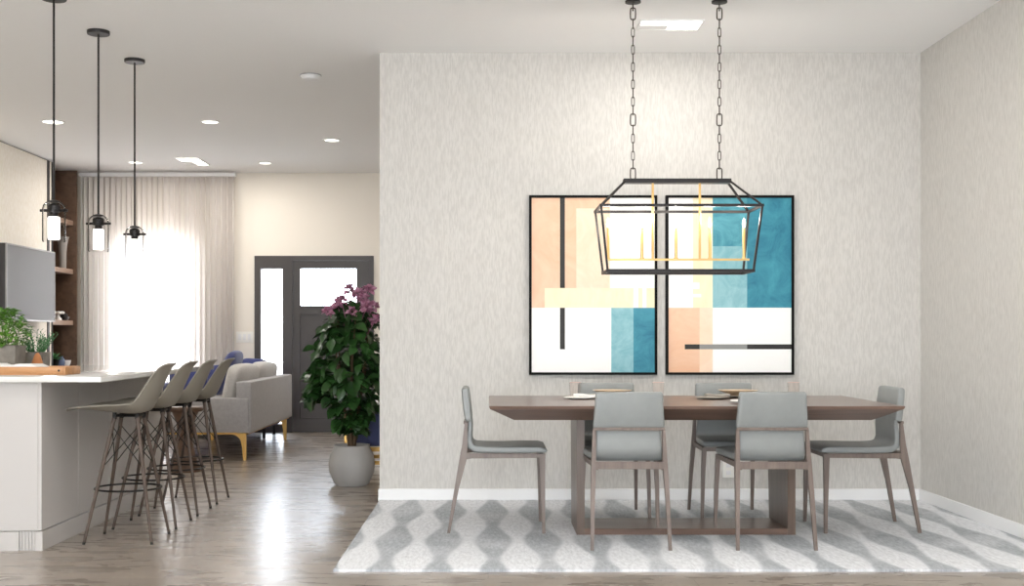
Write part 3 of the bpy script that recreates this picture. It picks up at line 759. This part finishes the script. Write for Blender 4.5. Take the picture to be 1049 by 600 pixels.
def planter(loc, w, d, h, lb, mk):
    t = thing('potted_herb', lb, 'plant', loc)
    bm = bmesh.new()
    loft(bm, [rect(w/2*0.94, d/2*0.94, 0), rect(w/2, d/2, h), rect(w/2-0.012, d/2-0.012, h), rect(w/2-0.014, d/2-0.014, h-0.02)])
    obj('planter', bm, M['concrete'], t)
    bm = bmesh.new(); box(bm, -w/2+0.013, w/2-0.013, -d/2+0.013, d/2-0.013, h-0.03, h-0.012); obj('soil', bm, M['soil'], t)
    bm = bmesh.new(); mk(bm, w, d, h); return t, bm
def bush(bm, w, d, h):
    for k in range(560):
        a = random.uniform(0, 2*PI); r = random.random()**0.5; zz = random.random()
        rr = 0.145*r*math.sin(PI*(0.25+0.65*zz))
        p = (rr*math.cos(a), rr*0.8*math.sin(a), h-0.01+0.22*zz)
        e = random.uniform(-0.2, 0.9); a2 = a+random.uniform(-0.8, 0.8)
        leafblade(bm, p, (math.cos(a2)*math.cos(e), math.sin(a2)*math.cos(e), math.sin(e)), random.uniform(0.025, 0.045), random.uniform(0.018, 0.028), 0.4)
    for k in range(10):
        a = k*0.7; tube(bm, [(0, 0, h-0.02), (0.07*math.cos(a), 0.06*math.sin(a), h+0.14)], 0.0025, 5)
def spiky(bm, w, d, h):
    for k in range(46):
        a = random.uniform(0, 2*PI); e = random.uniform(0.75, 1.5); L = random.uniform(0.09, 0.165)
        dv = Vector((math.cos(a)*math.cos(e), math.sin(a)*math.cos(e), math.sin(e)))
        b0 = Vector((0.03*math.cos(a), 0.02*math.sin(a), h-0.02))
        tube(bm, [b0, b0+dv*L], 0.0015, 4)
        for q in range(9):
            a2 = q*2.4+k; s = Vector((math.cos(a2), math.sin(a2), 0.9))
            leafblade(bm, b0+dv*L*(0.15+0.85*q/8), s, 0.026, 0.006, 0.1)
t, bm = planter((-2.82, 6.82, 0.91), 0.20, 0.16, 0.158, 'bushy bright green herb in a grey concrete planter behind tray', bush); obj('foliage', bm, M['basil'], t)
t, bm = planter((-2.72, 7.06, 0.91), 0.122, 0.12, 0.115, 'spiky rosemary like herb in a small grey planter behind tray', spiky); obj('foliage', bm, M['rosemary'], t)
bm = bmesh.new(); lathe(bm, [(0.044,0),(0.046,0.01),(0.030,0.06),(0.016,0.10),(0.006,0.112)], seg=28)
o = obj('terracotta_cone', bm, M['terracotta']); o.location = (-2.655, 6.90, 0.91); tag(o, 'terracotta cone standing in front of the spiky herb planter', 'ornament')

# ------------------------------------------------------------------ bar stools (front towards -x)
def make_stool():
    t = thing('bar_stool', '', 'stool', group='bar stools along the island')
    cl = [(-.285,.722,.150,.000),(-.272,.729,.190,.002),(-.235,.731,.212,.010),(-.16,.722,.222,.026),(-.07,.711,.224,.042),(.01,.703,.220,.052),(.07,.702,.214,.058),(.110,.714,.203,.056),(.133,.75,.190,.046),(.155,.80,.174,.038),(.180,.855,.158,.032),(.203,.905,.144,.026),(.220,.94,.130,.018),(.233,.962,.118,.010),(.246,.973,.095,.003)]
    bm = bmesh.new(); nv = 16; rows = []
    for i, (x, z, w, lf) in enumerate(cl):
        a = cl[max(i-1, 0)]; b = cl[min(i+1, len(cl)-1)]
        d = Vector((b[0]-a[0], 0, b[1]-a[1])).normalized(); nn = Vector((-d.z, 0, d.x))
        if i >= len(cl)-2: nn = Vector((-1, 0, 0))
        row = []
        for j in range(nv+1):
            v = -1+2*j/nv
            p = Vector((x, v*w, z)) + nn*lf*abs(v)**2.6
            row.append(bm.verts.new(p))
        rows.append(row)
    for a, b in zip(rows, rows[1:]):
        for j in range(nv): bm.faces.new((a[j], a[j+1], b[j+1], b[j]))
    bmesh.ops.recalc_face_normals(bm, faces=bm.faces[:])
    bmesh.ops.solidify(bm, geom=bm.faces[:], thickness=0.008)
    sh = obj('seat_shell', bm, M['stoolshell'], t, angle=60)
    # mounts
    bm = bmesh.new(); 
    for sx in (-1, 1): tube(bm, [(sx*0.062+0.01, -0.062, 0.685), (sx*0.062+0.01, 0.062, 0.685)], 0.006, 8)
    for sy in (-1, 1): tube(bm, [(-0.052, sy*0.062, 0.685), (0.072, sy*0.062, 0.685)], 0.006, 8)
    for sx in (-1, 1):
        for sy in (-1, 1): tube(bm, [(sx*0.062+0.01, sy*0.062, 0.667), (sx*0.060+0.01, sy*0.060, 0.706)], 0.0122, 10)
    obj('seat_mount', bm, M['wire'], t)
    T = {}
    for sx in (-1, 1):
        for sy in (-1, 1):
            top = Vector((sx*0.062+0.01, sy*0.062, 0.675)); bot = Vector((sx*0.183, sy*0.172, 0.0))
            bm = bmesh.new(); tube(bm, [bot, bot.lerp(top, 0.5), top], [0.0078, 0.0105, 0.0115], 10)
            lg = obj('leg', bm, M['stoolleg'], t); T[sx, sy] = (bot, top)
            bm = bmesh.new(); tube(bm, [bot, bot.lerp(top, 0.02)], 0.0084, 10); obj('foot_cap', bm, M['wire'], lg)
    bm = bmesh.new(); r = 0.178; tube(bm, [(0.004+r*math.cos(k*PI/20), r*0.97*math.sin(k*PI/20), 0.285) for k in range(40)], 0.0055, 8, closed=True)
    obj('foot_ring', bm, M['wire'], t)
    bm = bmesh.new(); ks = [(-1,-1),(1,-1),(1,1),(-1,1)]
    for i in range(4):
        a, b = T[ks[i]], T[ks[(i+1) % 4]]
        tube(bm, [a[0].lerp(a[1], 0.60), b[0].lerp(b[1], 0.93)], 0.0028, 6); tube(bm, [b[0].lerp(b[1], 0.60), a[0].lerp(a[1], 0.93)], 0.0028, 6)
    obj('wire_brace', bm, M['wire'], t)
    return t
st0 = make_stool()
for i, (y, lb) in enumerate(((6.465, 'grey shell bar stool nearest the viewer, first along the island'), (6.955, 'second grey shell bar stool along the island'),
                             (7.46, 'third grey shell bar stool along the island'), (7.98, 'farthest grey shell bar stool, nearest the sofa'))):
    s = st0 if i == 0 else dup(st0)
    s.location = (-1.99, y, 0); s['label'] = lb

# ------------------------------------------------------------------ pendants
def make_pendant():
    t = thing('pendant_light', '', 'pendant light', group='glass pendant lights above the island')
    # origin at the bottom of the glass
    bm = bmesh.new(); lathe(bm, [(0.060,0.0),(0.0635,0.006),(0.0635,0.185),(0.058,0.208),(0.042,0.224),(0.030,0.228),(0.030,0.225),(0.041,0.221),(0.056,0.205),(0.0615,0.184),(0.0615,0.007),(0.060,0.0)], seg=36, cap=False)
    obj('glass_jar', bm, M['glass'], t)
    bm = bmesh.new(); lathe(bm, [(0.001,0.012),(0.030,0.012),(0.034,0.02),(0.034,0.135),(0.030,0.142),(0.001,0.142)], seg=28, cap=False)
    obj('frosted_shade', bm, M['frost'], t)
    bm = bmesh.new(); lathe(bm, [(0.018,0.137),(0.022,0.142),(0.024,0.165),(0.034,0.168),(0.036,0.205),(0.028,0.214),(0.010,0.22)], seg=24); obj('socket', bm, M['black'], t)
    bm = bmesh.new(); tube(bm, [(-0.078, 0, 0.178), (0.078, 0, 0.178)], 0.008, 8)
    obj('cross_bar', bm, M['black'], t)
    bm = bmesh.new(); lathe(bm, [(0.034,0.224),(0.034,0.231),(0.010,0.238)], seg=24); obj('cap', bm, M['black'], t)
    bm = bmesh.new(); tube(bm, [(0, 0, 0.23), (0, 0, H-1.655-0.018)], 0.0065, 10); obj('rod', bm, M['black'], t)
    bm = bmesh.new(); lathe(bm, [(0.001, H-1.655-0.022),(0.068, H-1.655-0.022),(0.070, H-1.655-0.016),(0.070, H-1.655)], seg=32, cap=False); obj('ceiling_canopy', bm, M['black'], t)
    return t
p0 = make_pendant()
for i, (y, lb) in enumerate(((6.65, 'clear glass pendant light nearest the viewer, leftmost'), (7.41, 'middle one of three clear glass pendant lights over the island'), (8.17, 'clear glass pendant light farthest back, in front of the bright curtain'))):
    s = p0 if i == 0 else dup(p0)
    s.location = (-2.465, y, 1.655); s['label'] = lb

# ------------------------------------------------------------------ grey sofa (back towards +x)
sf = thing('sofa', 'light grey upholstered sofa on gold legs in the living room', 'sofa', (-2.6, 11.68, 0))
def sfp(name, bm, m, parent=None, ang=40):
    bmesh.ops.translate(bm, verts=bm.verts[:], vec=(2.6, -11.68, 0)); return obj(name, bm, m, parent or sf, ang)
SY0, SY1, SX0, SX1 = 10.57, 12.80, -3.06, -2.14
sfp('arm', B(SX0, SX1-0.02, SY0, SY0+0.13, 0.255, 0.565, bev=0.012, seg=3), M['sofa'])
sfp('arm', B(SX0, SX1-0.02, SY1-0.13, SY1, 0.255, 0.565, bev=0.012, seg=3), M['sofa'])
bm = bmesh.new(); box(bm, SX1-0.14, SX1, SY0+0.012, SY1-0.012, 0.25, 0.715, bev=0.014, seg=3)
sfp('backrest', bm, M['sofa'])
sfp('seat_base', B(SX0+0.01, SX1-0.13, SY0+0.13, SY1-0.13, 0.26, 0.36, bev=0.006), M['sofa'])
ym = (SY0+SY1)/2
for a, b in ((SY0+0.135, ym-0.004), (ym+0.004, SY1-0.135)):
    bm = bmesh.new(); cushion(bm, Vector((SX0+0.36, (a+b)/2, 0.42)), (0.74, b-a, 0.14), 0.12, 10, pw=9); sfp('seat_cushion', bm, M['sofa'])
    bm = bmesh.new(); cushion(bm, Vector((-2.36, (a+b)/2, 0.655)), (0.19, b-a, 0.42), 0.25, 10, rot=Matrix.Rotation(math.radians(12), 3, 'Y'), pw=5)
    sfp('back_cushion', bm, M['sofacush'])
bm = bmesh.new()
box(bm, SX0+0.03, SX1-0.03, SY0+0.03, SY0+0.055, 0.236, 0.254); box(bm, SX0+0.03, SX1-0.03, SY1-0.055, SY1-0.03, 0.236, 0.254)
box(bm, SX0+0.03, SX0+0.055, SY0+0.03, SY1-0.03, 0.236, 0.254); box(bm, SX1-0.055, SX1-0.03, SY0+0.03, SY1-0.03, 0.236, 0.254)
sfp('base_frame', bm, M['goldleg'])
for sx, x in ((-1, SX0+0.06), (1, SX1-0.065)):
    for y in (SY0+0.05, SY1-0.06):
        bm = bmesh.new(); rings = []
        for z, hw in ((0, 0.014), (0.12, 0.019), (0.19, 0.026), (0.225, 0.045), (0.24, 0.07)):
            off = -sx*(hw-0.014)
            rings.append([(x+off-hw, y-0.012, z), (x+off+hw, y-0.012, z), (x+off+hw, y+0.012, z), (x+off-hw, y+0.012, z)])
        loft(bm, rings); sfp('leg', bm, M['goldleg'])

# navy sofa at the window
nv = thing('sofa', 'navy blue sofa in front of the window behind the grey sofa', 'sofa', (-3.2, 13.2, 0))
def nvp(name, bm, m, ang=40):
    bmesh.ops.translate(bm, verts=bm.verts[:], vec=(3.2, -13.2, 0)); return obj(name, bm, m, nv, ang)
nvp('seat_base', B(-3.66, -2.5, 12.86, 13.58, 0.12, 0.30, bev=0.01), M['navy'])
nvp('backrest', B(-3.66, -2.5, 13.42, 13.58, 0.30, 0.74, bev=0.03, seg=3), M['navy'])
nvp('arm', B(-3.76, -3.66, 12.86, 13.58, 0.12, 0.60, bev=0.03, seg=3), M['navy']); nvp('arm', B(-2.5, -2.40, 12.86, 13.58, 0.12, 0.60, bev=0.03, seg=3), M['navy'])
for a, b in ((-3.655, -3.085), (-3.075, -2.505)):
    bm = bmesh.new(); cushion(bm, Vector(((a+b)/2, 13.13, 0.365)), (b-a, 0.55, 0.14), 0.12, 8, pw=8); nvp('seat_cushion', bm, M['navy'])
for x in (-3.70, -2.47):
    for y in (12.92, 13.52):
        bm = bmesh.new(); tube(bm, [(x, y, 0), (x, y, 0.12)], [0.015, 0.02], 10); nvp('leg', bm, M['black'])
for i, (x, hh, rx, lb) in enumerate(((-3.43, 0.32, 0.05, 'navy cushion at the window end of the navy sofa'), (-3.01, 0.36, -0.06, 'navy cushion in the middle of the navy sofa'), (-2.66, 0.43, 0.07, 'navy cushion peeking above the grey sofa cushions'))):
    bm = bmesh.new(); cushion(bm, Vector((0, 0, 0)), (0.33, 0.13, hh), 0.5, 9, rot=Matrix.Rotation(math.radians(-14), 3, 'X') @ Matrix.Rotation(rx, 3, 'Y'), pw=5)
    o = obj('cushion', bm, M['navy']); o.location = (x, 13.25, 0.45+hh/2); tag(o, lb, 'cushion', 'navy cushions')
# blue throw on the grey sofa
bm = bmesh.new(); cushion(bm, Vector((0, 0, 0)), (0.15, 0.56, 0.50), 0.5, 9, rot=Matrix.Rotation(math.radians(24), 3, 'Y'), pw=4)
o = obj('cushion', bm, M['navy']); o.location = (-2.73, 12.30, 0.745); tag(o, 'navy cushion leaning on the grey sofa', 'cushion')

# side table behind the stools
sb = thing('side_table', 'small round brown side table behind the bar stools', 'table', (-2.52, 9.75, 0))
bm = bmesh.new(); lathe(bm, [(0.001,0.50),(0.14,0.50),(0.15,0.51),(0.15,0.53),(0.14,0.54),(0.001,0.54)], seg=36, cap=False); obj('tabletop', bm, M['niche'], sb)
bm = bmesh.new(); lathe(bm, [(0.13,0),(0.13,0.02),(0.09,0.10),(0.06,0.25),(0.07,0.40),(0.11,0.50)], seg=28); obj('pedestal', bm, M['niche'], sb)

# ------------------------------------------------------------------ tall potted plant
px, py = -1.03, 8.85
pl = thing('potted_plant', 'tall leafy plant with pink flowers in a round pale grey pot', 'plant', (px, py, 0))
bm = bmesh.new(); lathe(bm, [(0.001,0.0),(0.115,0.0),(0.135,0.02),(0.168,0.10),(0.174,0.16),(0.165,0.225),(0.140,0.275),(0.132,0.30),(0.138,0.305),(0.128,0.305),(0.120,0.28),(0.001,0.27)], seg=48, cap=False)
obj('pot', bm, M['pot'], pl)
bm = bmesh.new(); lathe(bm, [(0.122,0.27),(0.118,0.283),(0.06,0.288),(0.001,0.29)], seg=32, cap=False); obj('soil', bm, M['soil'], pl)
rnd = random.Random(11)
bm = bmesh.new(); tips = []
for k in range(6):
    a = k*2*PI/6+0.4; b0 = Vector((0.02*math.cos(a), 0.02*math.sin(a), 0.28)); pts = [b0]
    for q in range(1, 5):
        rr = 0.02+0.045*q*(0.6+0.4*rnd.random()); pts.append(Vector((rr*math.cos(a+0.1*q), rr*math.sin(a+0.1*q), 0.28+0.24*q)))
    tube(bm, pts, [0.011, 0.010, 0.008, 0.006, 0.004], 7); tips.append(pts)
obj('stems', bm, M['trunk'], pl)
bm = bmesh.new()
def crown_r(z):   # radius of the crown by height
    pr = [(0.36, 0.08), (0.45, 0.13), (0.60, 0.22), (0.80, 0.34), (1.0, 0.32), (1.15, 0.27), (1.28, 0.20), (1.38, 0.10)]
    for (z0, r0), (z1, r1) in zip(pr, pr[1:]):
        if z0 <= z <= z1: return r0+(r1-r0)*(z-z0)/(z1-z0)
    return 0.08
for k in range(640):
    z = rnd.uniform(0.40, 1.36); R = crown_r(z)
    a = rnd.uniform(0, 2*PI); r = R*(0.25+0.75*rnd.random()**0.45)*rnd.uniform(0.78, 1.16)
    if k < 60: z = 0.72 + rnd.uniform(-0.1, 0.14); a = PI+rnd.uniform(-0.5, 0.5); r = 0.32+rnd.uniform(-0.06, 0.05)
    p = Vector((r*math.cos(a)*0.92, r*math.sin(a), z))
    e = rnd.uniform(-0.9, 0.5); a2 = a+rnd.uniform(-0.9, 0.9)
    d = Vector((math.cos(a2)*math.cos(e), math.sin(a2)*math.cos(e), math.sin(e)))
    L = rnd.uniform(0.085, 0.145); leafblade(bm, p-d*L*0.5, d, L, L*rnd.uniform(0.62, 0.82), rnd.uniform(0.15, 0.5), rnd.uniform(-0.7, 0.7))
obj('foliage', bm, M['leaf'], pl, angle=60)
for (fx_, fy_, fz) in ((-0.10, -0.10, 1.36), (-0.01, -0.05, 1.47), (0.10, -0.12, 1.40), (0.17, -0.08, 1.34), (0.14, -0.05, 1.47), (-0.16, -0.13, 1.30), (0.19, -0.12, 1.24), (0.02, -0.14, 1.30), (0.06, -0.10, 1.44), (0.12, -0.14, 1.33), (-0.06, -0.13, 1.38)):
    bm = bmesh.new()
    tube(bm, [(fx_*0.5, fy_*0.5, fz-0.16), (fx_, fy_, fz)], 0.003, 5)
    for k in range(26):
        a = rnd.uniform(0, 2*PI); e = rnd.uniform(-0.6, 1.3)
        d = Vector((math.cos(a)*math.cos(e), math.sin(a)*math.cos(e), math.sin(e)))
        leafblade(bm, Vector((fx_, fy_, fz))+d*0.012, d, 0.045, 0.034, 0.3, rnd.uniform(-1, 1))
    obj('flower', bm, M['petal'], pl)

# ------------------------------------------------------------------ bench behind the plant
bn = thing('bench', 'navy upholstered bench with gold frame behind the flowering plant', 'bench', (-0.6, 9.62, 0))
def bnp(name, bm, m):
    bmesh.ops.translate(bm, verts=bm.verts[:], vec=(0.6, -9.62, 0)); return obj(name, bm, m, bn)
bnp('seat', B(-1.06, -0.1, 9.40, 9.88, 0.24, 0.545, bev=0.015, seg=3), M['navydk'])
bm = bmesh.new()
for y in (9.38, 9.88):
    box(bm, -1.10, -0.06, y, y+0.02, 0.20, 0.235); box(bm, -1.10, -0.06, y, y+0.02, 0.095, 0.125)
for x in (-1.10, -0.08): box(bm, x, x+0.02, 9.40, 9.88, 0.205, 0.235)
bnp('frame_rail', bm, M['goldleg'])
for x, h in ((-1.15, 0.40), (-0.08, 0.40)):
    for y in (9.37, 9.885): bnp('leg', B(x-0.0, x+0.045, y, y+0.02, 0, h), M['goldleg'])
bm = bmesh.new(); cushion(bm, Vector((-0.80, 9.58, 0.572)), (0.36, 0.28, 0.05), 0.2, 6, pw=6)
tag(obj('folded_throw', bm, M['cloth']), 'folded pale throw lying on the navy bench', 'throw')

# ------------------------------------------------------------------ lights
def area(name, loc, rot, sx, sy, watts, col=(1, 1, 1), shape='RECTANGLE', spread=None):
    l = bpy.data.lights.new(name, 'AREA'); l.shape = shape; l.size = sx
    if shape == 'RECTANGLE': l.size_y = sy
    l.energy = watts; l.color = col
    if spread: l.spread = spread
    o = bpy.data.objects.new(name, l); COL.objects.link(o); o.location = loc; o.rotation_euler = rot; return o
# added fill behind the viewer, at the invented opening, tilted toward the ceiling
area('rear_fill', (-1.2, -2.98, 1.3), (PI/2+0.25, 0, 0), 3.3, 2.4, 140, (0.88, 0.94, 1.0))
# daylight through far window and door lights
area('window_daylight', ((W0+W1)/2, YF+0.2, (WZ0+WZ1)/2), (-PI/2, 0, 0), 0.95, 1.9, 60, (1, 0.985, 0.96))
# beams of the seen downlights, plus added unseen fill lamps without fittings
DL = [(-2.49, 10.5), (-3.9, 10.5), (-1.53, 11.47), (-3.89, 12.93), (-2.47, 12.97), (-1.3, 4.6), (-3.9, 7.6), (1.1, 2.6), (-1.2, 1.4), (2.2, 4.4), (0.2, 4.4), (-3.6, 4.6), (-3.6, 1.4), (1.6, 5.6)]
for i, (x, y) in enumerate(DL):
    area('downlight_or_fill', (x, y, H-0.02), (0, 0, 0), 0.15, 0.15, 11 if y < 9 else (7 if y > 12.95 else 12), (1, 0.98, 0.95) if y < 9 else (1, 0.95, 0.88), 'DISK')
area('ceiling_fixture_beam', (1.125, 7.25, H-0.02), (0, 0, 0), 0.37, 0.20, 8, (1, 0.97, 0.93))
area('ceiling_fixture_beam', (-3.24, 12.85, H-0.02), (0, 0, 0), 0.2, 0.4, 8, (1, 0.95, 0.88))

# chandelier glow
for x in (-0.395, -0.2, -0.004, 0.191, 0.387):
    l = bpy.data.lights.new('candle_glow', 'POINT'); l.energy = 3.2; l.color = (1, 0.93, 0.83); l.shadow_soft_size = 0.03
    o = bpy.data.objects.new('candle_glow', l); COL.objects.link(o); o.location = (cx+x, cy, 1.80)

wd = bpy.data.worlds.new('world'); C.world = wd; wd.use_nodes = True
bg = wd.node_tree.nodes['Background']; bg.inputs[0].default_value = (0.90, 0.95, 1.0, 1); bg.inputs[1].default_value = 12.0

vs = C.view_settings; vs.view_transform = 'Standard'; vs.look = 'None'; vs.gamma = 1; vs.use_curve_mapping = False
vs.exposure = 0.04
